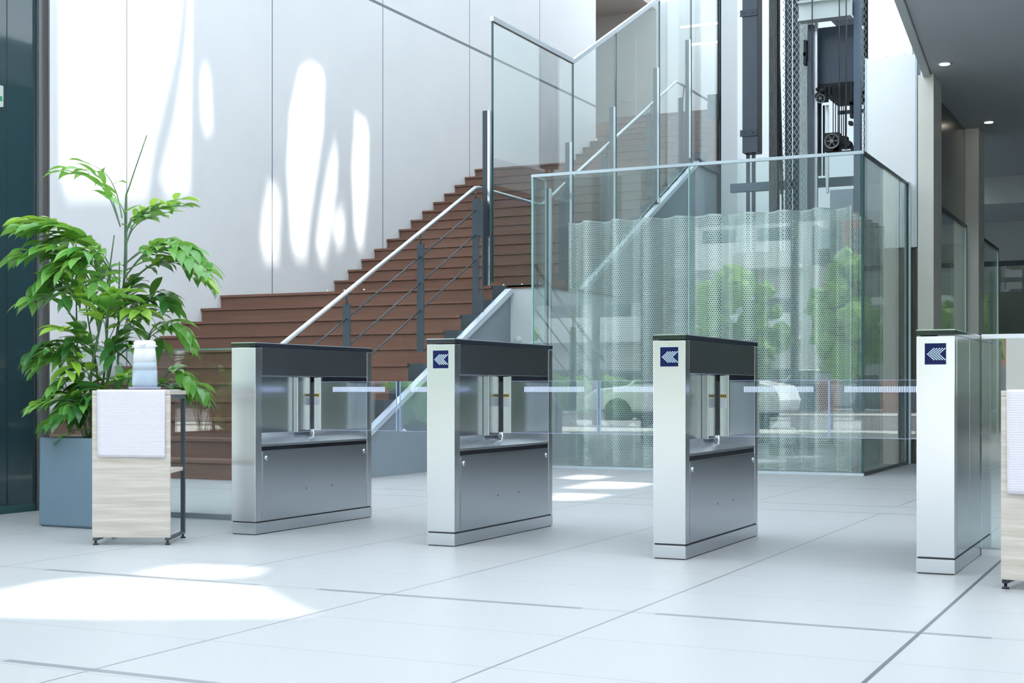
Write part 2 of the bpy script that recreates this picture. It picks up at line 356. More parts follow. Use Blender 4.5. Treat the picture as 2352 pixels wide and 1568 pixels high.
box('glass_pane', 'glassg', -3.9, 8.5, 0, .02, 0, 2.82, w); box('window_frame', 'slate', -3.9, 8.5, -.03, .05, 2.80, 2.88, w)
struct(box('wall_back', 'bronze', -4.2, 8.5, 26, 26.1, 0, 3.6)); struct(box('wall_left', 'bronze', -4.2, -4.1, 24.8, 26, 0, 3.6))
struct(box('wall_right', 'plain', 8.5, 8.7, -2, 26, 0, 4.35))
struct(box('wall_right', 'plain', 4.6, 4.7, 9.5, 24.6, 0, 3.93))
# dark glass wall at the far left with its mullion
w = empty('window_1', (-6.5, 6, 0), None, None); w['kind'] = 'structure'
box('glass_pane', 'dglass', -.34, 0, -.62, .655, .05, 4.7, w)
box('window_frame', 'rail', -.34, .022, .668, .70, 0, 4.7, w); box('gasket', 'blackm', -.34, .002, .655, .672, 0, 4.7, w)
box('mullion', 'mulp', -.34, .066, .70, .712, 0, 4.7, w)
box('base_rail', 'glassedge_d', -.34, .004, -.62, .655, 0, .05, w); box('pane_joint', 'blackm', -.002, .0015, .42, .426, .05, 4.7, w)
s = empty('exit_sign', (-6.46, 6.325, 2.458), 'small white and green exit sign at the left edge, on the dark glass', 'sign')
box('sign_case', 'sign_w', -.035, 0, -.16, .03, 0, .125, s); box('pictogram', 'green_sign', 0, .002, -.15, .02, .03, .06, s)
# ------------------------------------------------------------------ staircase
st = empty('staircase', (SX, Y1, 0), 'wide brown wooden staircase rising along the white panelled wall', 'staircase')
def rel(b, name, m, parent, bevel=0):
    o = b.build(name, m, parent, bevel); o.location = -parent.location if parent.parent is None else (0, 0, 0); return o
levels = []
for k in range(36):
    if k < 11: y, dep = Y1 + k * T1, T1
    elif k < 25: y, dep = YF2 + (k - 11) * T, T
    else: y, dep = YF3 + (k - 25) * T, T
    z = (k + 1) * R
    if k == 10: dep = YF2 - YL1 if False else .5
    levels.append((y, z))
    b = MB().box(WX, -6.52, y, y + dep + .03, z - R, z - .032)
    b.box(WX, -6.52, y - .022, y + dep + .03, z - .028, z)
    rel(b, 'step', 'wood', st)
rel(MB().box(WX, SX - .03, YL1 + .45, YF2 + .05, L1 - .2, L1).box(SX - .03, -5.88, YL1 + .02, YF2, L1 - .03, L1 - .002), 'landing', 'wood', st)
rel(MB().box(WX, SX - .03, YL2 + .3, YF3 + .05, L2 - .2, L2), 'landing', 'wood', st)
rel(MB().box(WX, SX - .03, YTOP + .1, YTOP + .4, TOP - .28, TOP), 'landing', 'wood', st)
def saw(k0, k1):
    pl = []
    for k in range(k0, k1):
        y, z = levels[k]; yn = levels[k + 1][0] if k + 1 < k1 else y + .34
        pl += [(y, z), (yn, z)]
    return pl
a = saw(0, 11); rel(MB().prism([(levels[0][0], 0)] + a + [(a[-1][0], 0)], -6.52, SX - .03, 'x'), 'tread_end', 'slate', st)
a = saw(11, 25); rel(MB().prism([(a[0][0], 1.92)] + a + [(a[-1][0], L2 - .02), (19.2, 3.96), (15.14, 1.93)], -6.52, SX - .03, 'x'), 'tread_end', 'slate', st)
a = saw(25, 36); rel(MB().prism([(a[0][0], L2 - .05)] + a + [(a[-1][0], TOP - .45), (a[0][0] + .25, L2 - .05)], -6.52, SX - .03, 'x'), 'tread_end', 'slate', st)
# stringer bars and the grey side panels below them
def bar(y0, z0, y1, z1, w=.05): return [(y0, z0), (y1, z1), (y1 + .045, z1 - w), (y0 + .09, z0 - w)]
sl = (1.779 - .472) / (13.04 - 10.445)
z0 = .472 - sl * (10.445 - 9.62)
rel(MB().prism([(9.62, z0 + .0), (13.06, 1.79), (13.12, 1.755), (9.71, z0 - .0)], SX - .03, SX + .04, 'x'), 'stringer', 'stringer', st)
rel(MB().prism([(9.72, 0), (9.72, z0 - .0), (13.10, 1.745), (13.14, 1.745), (13.14, 0)], SX - .03, SX, 'x'), 'side_panel', 'greypaint', st)
rel(MB().prism([(14.72, 1.79), (19.16, 3.99), (19.23, 3.96), (14.79, 1.75)], SX - .03, SX + .04, 'x'), 'stringer', 'stringer', st)
rel(MB().prism([(14.80, 0), (14.80, 1.75), (19.22, 3.95), (24.5, 3.98), (24.5, 0)], SX - .06, SX - .03, 'x'), 'side_panel', 'greypaint', st)
rel(MB().prism([(19.14, 4.03), (20.18, 4.03), (20.18, 3.95), (19.2, 3.95)], SX - .03, SX + .02, 'x'), 'stringer', 'slate', st)
rel(MB().box(SX, -5.90, 13.12, 14.9, 0, L1 - .02), 'landing_base', 'white', st)
rel(MB().box(SX - .02, -5.88, 13.10, 13.13, L1 - .02, L1 + .004), 'edge_trim', 'slate', st)
for u, y in ((-8.55, YL1), (-8.33, YL1), (-8.08, YL1), (-6.43, 13.14), (-6.22, 13.14), (-6.02, 13.14)):
    o = MB().lathe([(.006, 0), (.012, .004), (.012, .012), (.004, .02)], (u, y + .02, L1), 10).build('nosing_stud', 'plastic')
    o.parent = st; o.location = -st.location
o = MB().lathe([(.001, -.045), (.02, -.042), (.036, -.03), (.04, -.01), (.04, 0)], (-6.235, 13.12, 1.262), 20, 'y').build('wall_sensor', 'plastic')
tag(o, 'small white round sensor dome on the pale base under the stair landing', 'sensor')
# handrail
hr = empty('stair_handrail', (SX, Y1, 0), 'slate posts with satin tube handrail and thin rods along the stair flights', 'handrail')
HX = -6.40
def railz(y): return 1.127 + (y - 9.206) * (2.755 - 1.127) / (12.479 - 9.206)
pts = [(HX, 9.15, railz(9.15)), (HX, 12.46, 2.752), (HX, 12.54, 2.762), (HX, 14.0, 2.762), (HX, 14.08, 2.785), (HX, 18.5, 4.985), (HX, 18.58, 4.995), (HX, 20.05, 4.995)]
rel(MB().tube(pts, .0185, 14), 'rail', 'rail', hr)
for y in (10.1, 11.36, 12.47):
    rz = railz(y); zb = {10.1: .3, 11.36: 1.10, 12.47: 1.45}[y]
    p = rel(MB().box(HX - .036, HX + .036, y - .006, y + .006, zb, rz - .10), 'post', 'slate', hr)
    if y > 12: rel(MB().box(HX + .036, HX + .058, y - .006, y + .006, 2.28, rz - .13).box(HX + .070, HX + .085, y - .006, y + .006, 1.52, rz - .13).box(HX + .058, HX + .070, y - .006, y + .006, 2.25, rz - .13).box(HX + .036, HX + .070, y - .006, y + .006, 1.52, 1.70), 'post_flange', 'slate', hr)
    rel(MB().tube([(HX, y, rz - .11), (HX, y, rz - .01)], .009, 8), 'rail_bracket', 'slate', hr)
for y, zt in ((14.72, 3.0), (16.016, 3.62), (17.58, 4.42), (18.87, 4.86)):
    rel(MB().box(HX - .036 - .06, HX + .036 - .06, y - .006, y + .006, zt - 1.0, zt - .02), 'post', 'slate', hr)
    rel(MB().tube([(HX - .03, y, zt - .05), (HX - .01, y, zt + .12)], .009, 8), 'rail_bracket', 'slate', hr)
for dz in (.22, .463, .71):
    for ya, yb in ((9.45, 10.1), (10.1, 11.36), (11.36, 12.46)):
        rel(MB().tube([(HX, ya, railz(ya) - dz), (HX, yb, railz(yb) - dz)], .0075, 8), 'rod', 'slate', hr)
rel(MB().box(HX - .05, HX + .1, 20.05, 20.1, 4.75, 5.1), 'end_plate', 'slate', hr)
# tall glass balustrade of landing and second flight
gb = empty('glass_balustrade', (SX, 12.6, L1), 'tall clear glass balustrade with slim dark posts beside landing and second stair flight', 'balustrade')
PY = [12.65, 14.68, 16.0, 17.55, 18.85, 20.18]
def gtop(y): return 4.43 if y <= 14.69 else 4.43 + (y - 14.69) * .499
def gbot(y): return 1.83 if y <= 14.69 else min(4.12, 1.85 + (y - 14.69) * .499)
for i in range(5):
    a, b_ = PY[i] + .008, PY[i + 1] - .008
    rel(MB().prism([(a, gbot(a)), (b_, gbot(b_)), (b_, gtop(b_)), (a, gtop(a))], SX + .02, SX + .032, 'x'), 'glass_pane', 'glass', gb)
    rel(MB().box(SX + .016, SX + .036, PY[i] - .006, PY[i] + .006, gbot(PY[i]), gtop(PY[i])), 'joint', 'glassedge_d', gb)
rel(MB().prism([(12.63, 4.43), (14.69, 4.43), (20.18, gtop(20.18)), (20.18, gtop(20.18) + .05), (14.68, 4.48), (12.63, 4.48)], SX + .008, SX + .046, 'x'), 'cap_rail', 'rail', gb)
for y, zt, zb in ((12.60, 3.532, 1.79), (14.66, 3.54, 1.84), (16.0, 4.18, 2.5), (17.55, 4.97, 3.2), (18.85, 5.63, 3.98)):
    p = rel(MB().box(SX - .05, SX + .005, y - .02, y + .02, zb, zt), 'post', 'slate', gb)
    q = MB().box(SX + .005, SX + .03, y - .02, y + .02, zb, zt).build('face_strip', 'steel_s', p)
# ------------------------------------------------------------------ glass enclosure with corrugated perforated screen
ge = empty('glass_enclosure', (-4.2, 12.5, 0), 'head-high green-tinted glass enclosure with thin white cap rail around the perforated screen', 'glass enclosure')
GH = 2.82; x0, x1, xm, yf, yb = -5.80, -2.60, -4.20, 12.5, 14.62
rel(MB().box(x0, xm - .006, yf, yf + .015, .02, GH), 'glass_pane', 'glassg', ge); rel(MB().box(xm + .006, x1 - .02, yf, yf + .015, .02, GH), 'glass_pane', 'glassg', ge)
rel(MB().box(x1 - .015, x1, yf + .02, yb, .02, GH), 'glass_pane', 'glassg', ge); rel(MB().box(x0, x0 + .015, yf + .02, 12.80, .02, GH), 'glass_pane', 'glassg', ge)
rel(MB().box(xm - .005, xm + .005, yf - .001, yf + .016, .02, GH), 'joint', 'gedge', ge); rel(MB().box(x0 - .004, x0 + .014, yf - .004, yf + .018, .02, GH), 'edge_strip', 'gedge', ge)
rel(MB().box(x1 - .018, x1 + .002, yf - .002, yf + .018, .02, GH), 'edge_strip', 'glassedge_d', ge)
rel(MB().box(x0 - .005, x1 + .004, yf - .008, yf + .022, GH, GH + .028), 'cap_rail', 'lidedge', ge)
rel(MB().box(x1 - .022, x1 + .006, yf + .022, yb, GH, GH + .028), 'cap_rail', 'slate', ge)
rel(MB().box(x0 - .006, x0 + .02, yf + .022, 12.80, GH, GH + .02), 'cap_rail', 'rail', ge)
rel(MB().box(x0 - .005, x1 + .004, yf - .012, yf + .02, 0, .022), 'base_rail', 'lidedge', ge); rel(MB().box(x1 - .02, x1 + .008, yf + .02, yb, 0, .03), 'base_rail', 'slate', ge)
rel(MB().box(x1 - .03, x1 + .012, yb, yb + .03, 0, GH + .03), 'end_post', 'slate', ge); rel(MB().box(x1 + .012, x1 + .03, yb, yb + .03, 0, GH + .03), 'end_post', 'lidedge', ge)
rel(MB().box(x0, x0 + .018, 12.80, 12.82, 0, GH), 'end_post', 'rail', ge); rel(MB().box(x0 + .018, x0 + .045, 12.80, 12.84, 0, GH - .07), 'end_post', 'slate', ge); rel(MB().box(x0 + .045, x0 + .062, 12.80, 12.84, 0, GH - .07), 'end_post', 'lidedge', ge)
def wavy(path_len, f, n):
    b = MB(); bm = b.bm; L = bm.loops.layers.uv.new('UVMap'); prev = None; s_ = 0
    for i in range(n + 1):
        p = f(i / n * path_len)
        if prev: s_ += math.hypot(p[0] - prev[0][0], p[1] - prev[0][1])
        cur = (p, bm.verts.new((p[0], p[1], .015)), bm.verts.new((p[0], p[1], 2.405)), s_)
        if prev:
            fc = bm.faces.new((prev[1], cur[1], cur[2], prev[2])); fc.smooth = True
            for l, uv in zip(fc.loops, ((prev[3], 0), (cur[3], 0), (cur[3], 2.4), (prev[3], 2.4))): l[L].uv = uv
        prev = cur
    return b
def fpath(t):   # front run with slightly irregular corrugation, then a run along the right side
    ph = 2 * math.pi * t / .318 + .7 * math.sin(t * 1.7)
    a = .082 + .018 * math.sin(t * 2.3 + 1)
    if t < 2.84: return (-5.57 + t + .012 * math.sin(2 * ph + 1.2), 12.84 + a * math.sin(ph))
    return (-2.73 + a * .8 * math.sin(ph), 12.80 + (t - 2.84))
ps = wavy(2.84, fpath, 300).build('perforated_screen', 'screen')
tag(ps, 'silver corrugated screen of perforated metal standing inside the glass enclosure, its long front run', 'screen')
ps2 = wavy(1.66, lambda t: (-2.86 + .05 * math.sin(2 * math.pi * t / .30), 12.95 + t), 190).build('perforated_screen', 'screen')
tag(ps2, 'silver corrugated perforated metal screen receding along the right side of the enclosure', 'screen')
# ------------------------------------------------------------------ lift machinery seen behind
def tbox(name, m, label, cat, *a): return tag(box(name, m, *a), label, cat)
tbox('steel_mullion', 'cable', 'dark ribbed steel mullion where the upper handrail ends', 'mullion', -6.345, -6.235, 20.2, 20.3, 0, 9)
tbox('steel_column', 'white', 'tall white square column right of the ribbed dark mullion', 'column', -6.10, -5.86, 19.6, 19.9, 0, 9)
cw = empty('guide_casing', (-4.93, 17, 3.7), 'dark blue-grey box casing with two clamps hanging beside the white column', 'lift casing')
rel(MB().box(-5.02, -4.83, 17, 17.2, 3.68, 9), 'casing', 'navy', cw)
rel(MB().box(-4.83, -4.825, 17.0, 17.2, 3.69, 9), 'side_cover', 'cable', cw)
for z in (3.88, 5.36):
    c_ = rel(MB().box(-5.045, -4.83, 16.985, 17.0, z, z + .08), 'clamp', 'darkpaint', cw)
    for x in (-4.99, -4.88): MB().lathe([(.008, 0), (.008, .006)], (x, 16.98, z + .04), 8, 'y').build('bolt', 'cable', c_)
rel(MB().box(-4.99, -4.95, 17.06, 17.1, 0, 3.68).box(-4.92, -4.88, 17.06, 17.1, 0, 3.68), 'guide_rod', 'darkpaint', cw)
# lift frame: uprights, mesh, beam
lf = empty('lift_tower', (-3.9, 16, 0), 'dark steel lift frame with mesh strips and a white cross beam behind the glass enclosure', 'lift frame')
rel(MB().box(-4.41, -4.31, 16.0, 16.1, 0, 9), 'upright', 'cable', lf)
b = MB()
for i in range(6): b.box(-4.405 + i * .016, -4.397 + i * .016, 15.985, 16.0, 0, 9)
rel(b, 'cable_bundle', 'iron', lf)
rel(MB().box(-4.246, -4.19, 16.1, 16.2, 0, 9), 'upright', 'darkpaint', lf)
rel(MB().box(-4.18, -4.105, 16.2, 16.26, 0, 9), 'upright', 'darkpaint', lf)
rel(MB().box(-4.105, -4.012, 16.2, 16.4, 0, 9), 'upright', 'ibeam', lf)
rel(MB().box(-4.012, -3.965, 16.3, 16.32, 0, 9), 'upright', 'white', lf)
b = MB(); b.quad([(-4.19, 15.97, 0), (-3.97, 15.97, 0), (-3.97, 15.97, 9), (-4.19, 15.97, 9)], 0, [(0, 0), (.22, 0), (.22, 9), (0, 9)])
b.quad([(-4.31, 16.25, 0), (-4.25, 16.25, 0), (-4.25, 16.25, 9), (-4.31, 16.25, 9)], 0, [(0, 0), (.06, 0), (.06, 9), (0, 9)])
b.quad([(-4.46, 16.35, 0), (-4.41, 16.35, 0), (-4.41, 16.35, 9), (-4.46, 16.35, 9)], 0, [(0, 0), (.05, 0), (.05, 9), (0, 9)])
rel(b, 'wire_mesh', 'mesh', lf)
rel(MB().box(-3.944, -3.884, 15.95, 16.1, 0, 4.9), 'upright', 'darkpaint', lf)
rel(MB().box(-3.884, -3.850, 16.0, 16.05, 0, 9), 'guide_rail', 'rail', lf)
rel(MB().box(-3.416, -3.345, 15.9, 16.0, 0, 9), 'upright', 'bluegrey', lf)
rel(MB().box(-3.345, -3.30, 16.1, 16.3, 0, 9), 'upright', 'cable', lf)
b = MB(); b.quad([(-3.35, 15.98, 0), (-3.29, 15.98, 0), (-3.29, 15.98, 9), (-3.35, 15.98, 9)], 0, [(0, 0), (.06, 0), (.06, 9), (0, 9)]); rel(b, 'wire_mesh', 'mesh', lf)
rel(MB().box(-4.01, -3.416, 15.80, 15.83, 4.93, 5.10).box(-4.01, -3.416, 15.74, 15.9, 5.10, 5.12).box(-4.01, -3.416, 15.74, 15.9, 4.90, 4.925), 'cross_beam', 'ibeam', lf)
rel(MB().box(-3.98, -3.95, 15.9, 15.98, 4.5, 4.72), 'bracket', 'cable', lf)
rel(MB().box(-3.985, -3.955, 15.9, 15.98, 4.44, 4.50).box(-3.985, -3.955, 15.9, 15.98, 4.54, 4.58), 'bracket', 'cable', lf)
rel(MB().box(-5.0, -3.35, 16.42, 16.5, 3.12, 3.22), 'cross_bar', 'bluegrey', lf)
rel(MB().box(-3.8, -3.42, 16.8, 16.84, 4.02, 4.06), 'cross_bar', 'bluegrey', lf)
rel(MB().box(-3.68, -3.42, 15.9, 16.0, 2.2, 3.0), 'control_box', 'greypaint', lf)
rel(MB().box(-3.46, -3.43, 15.9, 16.0, 3.8, 4.2).box(-3.48, -3.43, 15.9, 16.0, 3.94, 3.97).box(-3.475, -3.44, 15.9, 16, 3.72, 3.76), 'bracket', 'cable', lf)
car = empty('lift_car', (-3.65, 16.2, 4.2), 'dark blue-grey underside housing of the lift car below the white beam', 'lift car')
rel(MB().box(-3.88, -3.42, 16.15, 17.2, 4.24, 4.90).box(-3.88, -3.42, 16.15, 17.2, 5.14, 8), 'housing', 'darkpaint', car)
rel(MB().box(-3.88, -3.42, 16.1, 17.2, 4.19, 4.245), 'sill', 'cable', car)
b = MB().box(-3.83, -3.74, 15.97, 16.1, 4.03, 4.19).box(-3.86, -3.76, 15.97, 16.05, 4.15, 4.18).box(-3.73, -3.70, 16, 16.1, 4.1, 4.19)
b.lathe([(.045, 0), (.045, .05)], (-3.82, 15.94, 4.08), 20, 'y').lathe([(.012, -.01), (.03, 0), (.03, .06)], (-3.78, 15.93, 4.14), 12, 'y')
rel(b, 'motor', 'cable', car)
def wheel(name, x, z, r, m, parent):
    b = MB().lathe([(r, 0), (r, .03), (r * .78, .03), (r * .78, 0), (r, 0)], (x, 15.9, z), 32, 'y', caps=False)
    b.lathe([(r * .28, -.012), (r * .28, .03)], (x, 15.9, z), 20, 'y')
    for k in range(6):
        a = k * math.pi / 3; ca, sa = math.cos(a), math.sin(a)
        b.tube([(x + ca * r * .2, 15.912, z + sa * r * .2), (x + ca * r * .93, 15.912, z + sa * r * .93)], r * .13, 8)
    return rel(b, name, m, parent)
wheel('pulley', -3.79, 4.04, .052, 'iron', car)
lm = empty('lift_machine', (-3.6, 15.95, 3.4), 'black lift pulley machine with a spoked wheel just above the enclosure rail', 'lift machine')
wheel('pulley', -3.66, 3.55, .085, 'iron', lm)
b = MB().box(-3.76, -3.60, 15.98, 16.1, 3.45, 3.66).box(-3.66, -3.44, 15.98, 16.1, 3.42, 3.50)
b.lathe([(.05, 0), (.05, .1)], (-3.55, 15.95, 3.56), 16, 'y').lathe([(.035, 0), (.035, .1)], (-3.49, 15.95, 3.52), 16, 'y').box(-3.60, -3.5, 15.97, 16.05, 3.5, 3.6)
rel(b, 'motor', 'cable', lm)
rel(MB().box(-3.56, -3.46, 15.95, 15.97, 3.44, 3.455), 'bolt_row', 'rail', lm)
for i, x in enumerate((-3.672, -3.645, -3.617, -3.578, -3.555, -3.535)):
    tag(rel0 := MB().tube([(x, 16.02, 3.5), (x, 16.02, 4.2)], .0055, 8).build('lift_rope', 'cable'), 'one of the black vertical ropes between the lift car and the pulley machine', 'rope', 'lift ropes between car and machine')
for x, zb, lab in ((-3.838, 4.05, 'thin cable crossing the left side of the dark lift car housing'), (-3.535, 3.5, 'thin cable crossing the right side of the dark lift car housing')):
    tag(MB().tube([(x, 15.72, zb), (x, 15.72, 9)], .007, 8).build('suspension_cable', 'iron'), lab, 'cable')
tag(MB().tube([(-3.45, 15.68, 3.4), (-3.45, 15.68, 9)], .008, 8).build('suspension_cable', 'iron'), 'grey cable alongside the blue-grey lift frame upright', 'cable')
rel(MB().box(-3.88, -3.83, 16.1, 16.13, 3.2, 4.2).box(-3.81, -3.79, 16.1, 16.13, 3.2, 4.0), 'guide_rail', 'cable', lm)
rel(MB().box(-3.775, -3.745, 16.1, 16.13, 3.0, 4.0), 'guide_rail', 'rail', lm)
tag(MB().tube([(-4.285, 15.99, 9), (-4.285, 15.99, 4.6), (-4.25, 15.99, 3.2), (-4.24, 15.99, 2.0)], .011, 8).tube([(-4.30, 16.0, 9), (-4.30, 16.0, 5), (-4.27, 16.0, 3.0)], .008, 8).build('hanging_cable', 'cable'), 'black travelling cable hanging left of the mesh strip', 'cable')
# white column and cladding at the right of the lift
struct(box('trim_3', 'clad', -3.03, -2.585, 14.80, 15.3, 2.3, 9), 'tall white column casing right of the lift')
struct(box('trim_4', 'bronze', -3.03, -2.56, 14.78, 14.9, 0, 2.3))  # brown block added, putting a brown reflection in the glass into colour
cp = empty('cladding_panel', (-2.8, 14.66, 2.2), 'large glossy white cladding panel above the right end of the glass enclosure', 'cladding panel')
rel(MB().box(-3.035, -2.525, 14.68, 14.73, 2.2, 4.15), 'panel', 'clad', cp)
rel(MB().box(-3.038, -3.02, 14.672, 14.69, 2.2, 4.16).box(-2.533, -2.515, 14.672, 14.73, 2.2, 4.16), 'edge_trim', 'lidedge', cp)
for x in (-3.0, -2.82, -2.64): rel(MB().box(x - .008, x + .008, 14.69, 14.71, 4.15, 4.17), 'fixing_tab', 'rail', cp)
# right-hand fins and glazed partitions
for i, (y, xx) in enumerate(((14.66, -2.505), (17.95, -2.50))):
    struct(box('trim_%d' % (5 + i), 'beigemetal', xx, xx + .155, y, y + .5, 0, 3.93))
for i, (ya, yb_) in enumerate(((15.1, 17.95), (18.45, 21.1))):
    w = empty('window_%d' % (3 + i), (-2.5, ya, 0), None, None); w['kind'] = 'structure'
    box('glass_pane', 'glassg', -.01, .01, .06, yb_ - ya - .09, .03, 2.72, w); box('window_frame', 'slate', -.02, .02, 0, yb_ - ya, 2.72, 2.76, w)
    box('window_frame', 'lidedge', -.02, .02, yb_ - ya - .09, yb_ - ya - .05, 0, 2.72, w); box('window_frame', 'blackm', -.02, .02, yb_ - ya - .05, yb_ - ya, 0, 2.72, w)
struct(box('trim_7', 'bronze', -2.56, -2.5, 15.1, 17.95, 2.77, 3.93)); struct(box('wall_back', 'bronze', -5.9, -2.75, 19.5, 19.6, 0, 2.7))
dl = None
for x, y, lab in ((-2.179, 14.25, 'small recessed downlight in the low ceiling, nearer of two'), (-2.183, 17.58, 'small recessed downlight in the low ceiling, farther of two')):
    e = empty('downlight', (x, y, 3.93), lab, 'downlight', 'recessed downlights')
    MB().lathe([(.060, -.006), (.075, -.004), (.075, .0)], (0, 0, 0), 24).build('rim', 'rail', e); MB().lathe([(.048, -.010), (.048, -.0065)], (0, 0, 0), 24).build('lamp', 'lamp', e)
for z, lab in ((8.17, 'long white tube lamp upstairs, the upper of two'), (7.92, 'long white tube lamp upstairs, the lower of two')):
    e = empty('tube_lamp', (-8.7, 27.6 + (8.17 - z) * 2, z), lab, 'lamp', 'tube lamps upstairs')
    MB().tube([(-.75, 0, 0), (.75, 0, 0)], .022, 10).build('tube', 'tube', e); MB().tube([(-.6, 0, .02), (-.6, 0, 9 - z)], .003, 6).tube([(.6, 0, .02), (.6, 0, 9 - z)], .003, 6).build('hanger', 'rail', e)
# ------------------------------------------------------------------ ticket gates
GW, GL = .152, 1.15
def make_gate(left=True, right=True, disp=True):
    g = empty('turnstile_gate', (0, 0, 0), 'x', 'turnstile gate')
    x0, x1, xc = -GW, 0.0, -GW / 2
    MB().box(x0 - .001, x1 + .001, -.002, GL + .002, .004, .062).build('plinth', 'steel', g, .0015)
    MB().box(x0 + .006, x1 - .006, .004, GL - .004, 0, .07).build('plinth_gap', 'gap', g)
    for ya, yb_ in ((0, .055), (GL - .05, GL)):
        MB().box(x0, x1, ya, yb_, .068, .972).build('end_post', 'steel', g, .002)
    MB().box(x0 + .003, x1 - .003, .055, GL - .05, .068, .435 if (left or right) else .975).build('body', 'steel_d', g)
    if left or right:
        MB().box(x0 + .004, x1 - .004, .055, GL - .05, .435, .458).build('scanner_slot', 'black', g)
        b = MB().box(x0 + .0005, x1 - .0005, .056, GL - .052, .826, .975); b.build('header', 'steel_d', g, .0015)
        b = MB()
        if left: b.box(xc - .006, xc, .055, GL - .05, .46, .826)
        else: b.box(x0 + .001, xc, .055, GL - .05, .44, .975)
        if right: b.box(xc, xc + .006, .055, GL - .05, .46, .826)
        else: b.box(xc, x1 - .001, .055, GL - .05, .44, .975)
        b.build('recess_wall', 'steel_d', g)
    for sd, on in ((1, right), (-1, left)):
        def X(d): return xc + sd * d
        if not on:
            b = MB(); 
            for ya, yb_ in ((.06, .42), (.425, GL - .055)):
                xa, xb = sorted((X(GW / 2 - .003), X(GW / 2 + .0005))); b.box(xa, xb, ya, yb_, .072, .968)
            b.build('side_panel', 'steel_d', g, .001); continue
        # sloping tray
        pl = [(X(.006), .525), (X(GW / 2 - .001), .468), (X(GW / 2 - .001), .456), (X(.006), .456)]
        MB().prism(pl, .055, GL - .05, 'y').build('tray', 'steel', g)
        # access panel with locks
        xa, xb = sorted((X(GW / 2 - .003), X(GW / 2 + .0005)))
        ap = MB().box(xa, xb, .062, GL - .056, .072, .428).build('access_panel', 'steel_d', g, .001)
        for y in (.095, GL - .085):
            MB().lathe([(.013, 0), (.013, sd * .003), (.008, sd * .006)], (X(GW / 2 + .0005), y, .395), 18, 'x').build('lock', 'steel_s', ap)
        for y in (.47, .72): MB().lathe([(.0035, 0), (.0035, sd * .001)], (X(GW / 2 + .0005), y, .215), 8, 'x').build('screw', 'gap', ap)
        # pivot column, hood and flap
        pv = MB().box(*sorted((X(.006), X(GW / 2 - .036))), .44, .60, .52, .826).build('pivot_housing', 'steel_d', g, .004)
        cl = MB().box(*sorted((X(.054), X(GW / 2 + .022))), .575, .592, .53, .822).build('flap_clamp', 'steel_s', g, .002)
        cx_, cy_ = X(GW / 2 - .004), .5735
        MB().box(cx_ - .016, cx_ + .016, cy_, cy_ + .001, .715, .732).build('warning_sticker', 'yellow', cl)
        b = MB()
        for k in range(3): b.box(cx_ - .013 + k * .0095, cx_ - .0065 + k * .0095, cy_ - .001, cy_, .719, .728)
        b.build('sticker_symbols', 'ink', cl)
        MB().box(cx_ - .016, cx_ + .016, cy_, cy_ + .001, .668, .712).build('notice_sticker', 'label', cl)
        b = MB()
        for k in range(4): b.box(cx_ - .013, cx_ + (.004, .012, .008, .012)[k], cy_ - .001, cy_, .674 + k * .010, .6755 + k * .010)
        b.build('notice_text', 'tray', cl)
        MB().lathe([(.007, 0), (.007, .055)], (X(.045), .583, .480), 12).build('pivot_pin', 'steel_s', g)
        MB().box(*sorted((X(.02), X(GW / 2 - .002))), .60, GL - .052, .795, .826).build('hood', 'black', g)
        fx0, fx1 = X(GW / 2 + .02), X(GW / 2 + .495)
        fl = MB().box(*sorted((fx0, fx1)), .590, .598, .532, .797).build('flap', 'acrylic', g)
        b = MB()
        for k in range(45):
            c_ = X(GW / 2 + .095 + k * .00745); b.box(c_ - .0018, c_ + .0018, .5885, .5895, .742, .769)
        b.build('led_strip', 'bar', fl)
        xa, xb = sorted((fx1, X(GW / 2 + .4975)))
        MB().box(xa, xb, .590, .598, .532, .797).build('lit_edge', 'glow', fl)
        MB().box(*sorted((fx0, fx1)), .590, .598, .7970, .7985).box(*sorted((fx0, fx1)), .590, .598, .5305, .532).build('rim', 'acrylic_rim', fl)
    MB().box(x0 - .001, x1 + .001, -.001, GL + .001, .976, .996).build('lid', 'lid', g)
    MB().box(x0 - .001, x1 + .001, -.001, GL + .001, .996, 1.0).build('lid_top', 'lidedge2', g)
    if disp:
        for y, sg in ((0, -1), (GL, 1)):
            dp = MB().box(xc - .042, xc + .042, min(y, y + sg * .0015), max(y, y + sg * .0015), .857, .943).build('arrow_display', 'display', g)
            MB().prism([(xc - .044, .855), (xc + .044, .855), (xc + .044, .945), (xc - .044, .945)], y - .0004, y + .0004, 'y').build('display_rim', 'lidedge', dp)
            b = MB(); w_, h_ = .084, .086; xl = xc - .042; zt = .943
            for j in range(-5, 6):
                for i in range(5):
                    cx = xl + w_ * (.13 + .059 * abs(j) + .131 * i); cz = zt - h_ * (.51 + .0524 * j)
                    if cx > xc + .040: continue
                    if sg > 0: cx = 2 * xc - cx
                    b.lathe([(.0025, 0), (.0025, sg * .0008)], (cx, y + sg * .0015, cz), 8, 'y')
            b.build('arrow_dots', 'dot', dp)
    return g
M['lidedge2'] = mat('lid_top_rim', (.62, .68, .72), .12, .6); M['acrylic_rim'] = emit('flap_rim', (.5, .6, 1), .45)
gates = [((-4.377, 6.03), False, True, False, 'steel turnstile gate without arrow display, next to the plant and side table'),
         ((-3.193, 6.0), True, True, True, 'steel turnstile gate with lit arrow display, overlapping the stair foot behind it'),
         ((-2.023, 5.975), True, True, True, 'steel turnstile gate with lit arrow display standing before the perforated screen'),
         ((-.872, 5.96), True, False, True, 'bright white-fronted turnstile gate with arrow display at the right, with flat closed side')]
for (gx, gy), l, r, dsp, lab in gates:
    g = make_gate(l, r, dsp); g.location = (gx, gy, 0); g['label'] = lab; g['group'] = 'turnstile gates in a row'
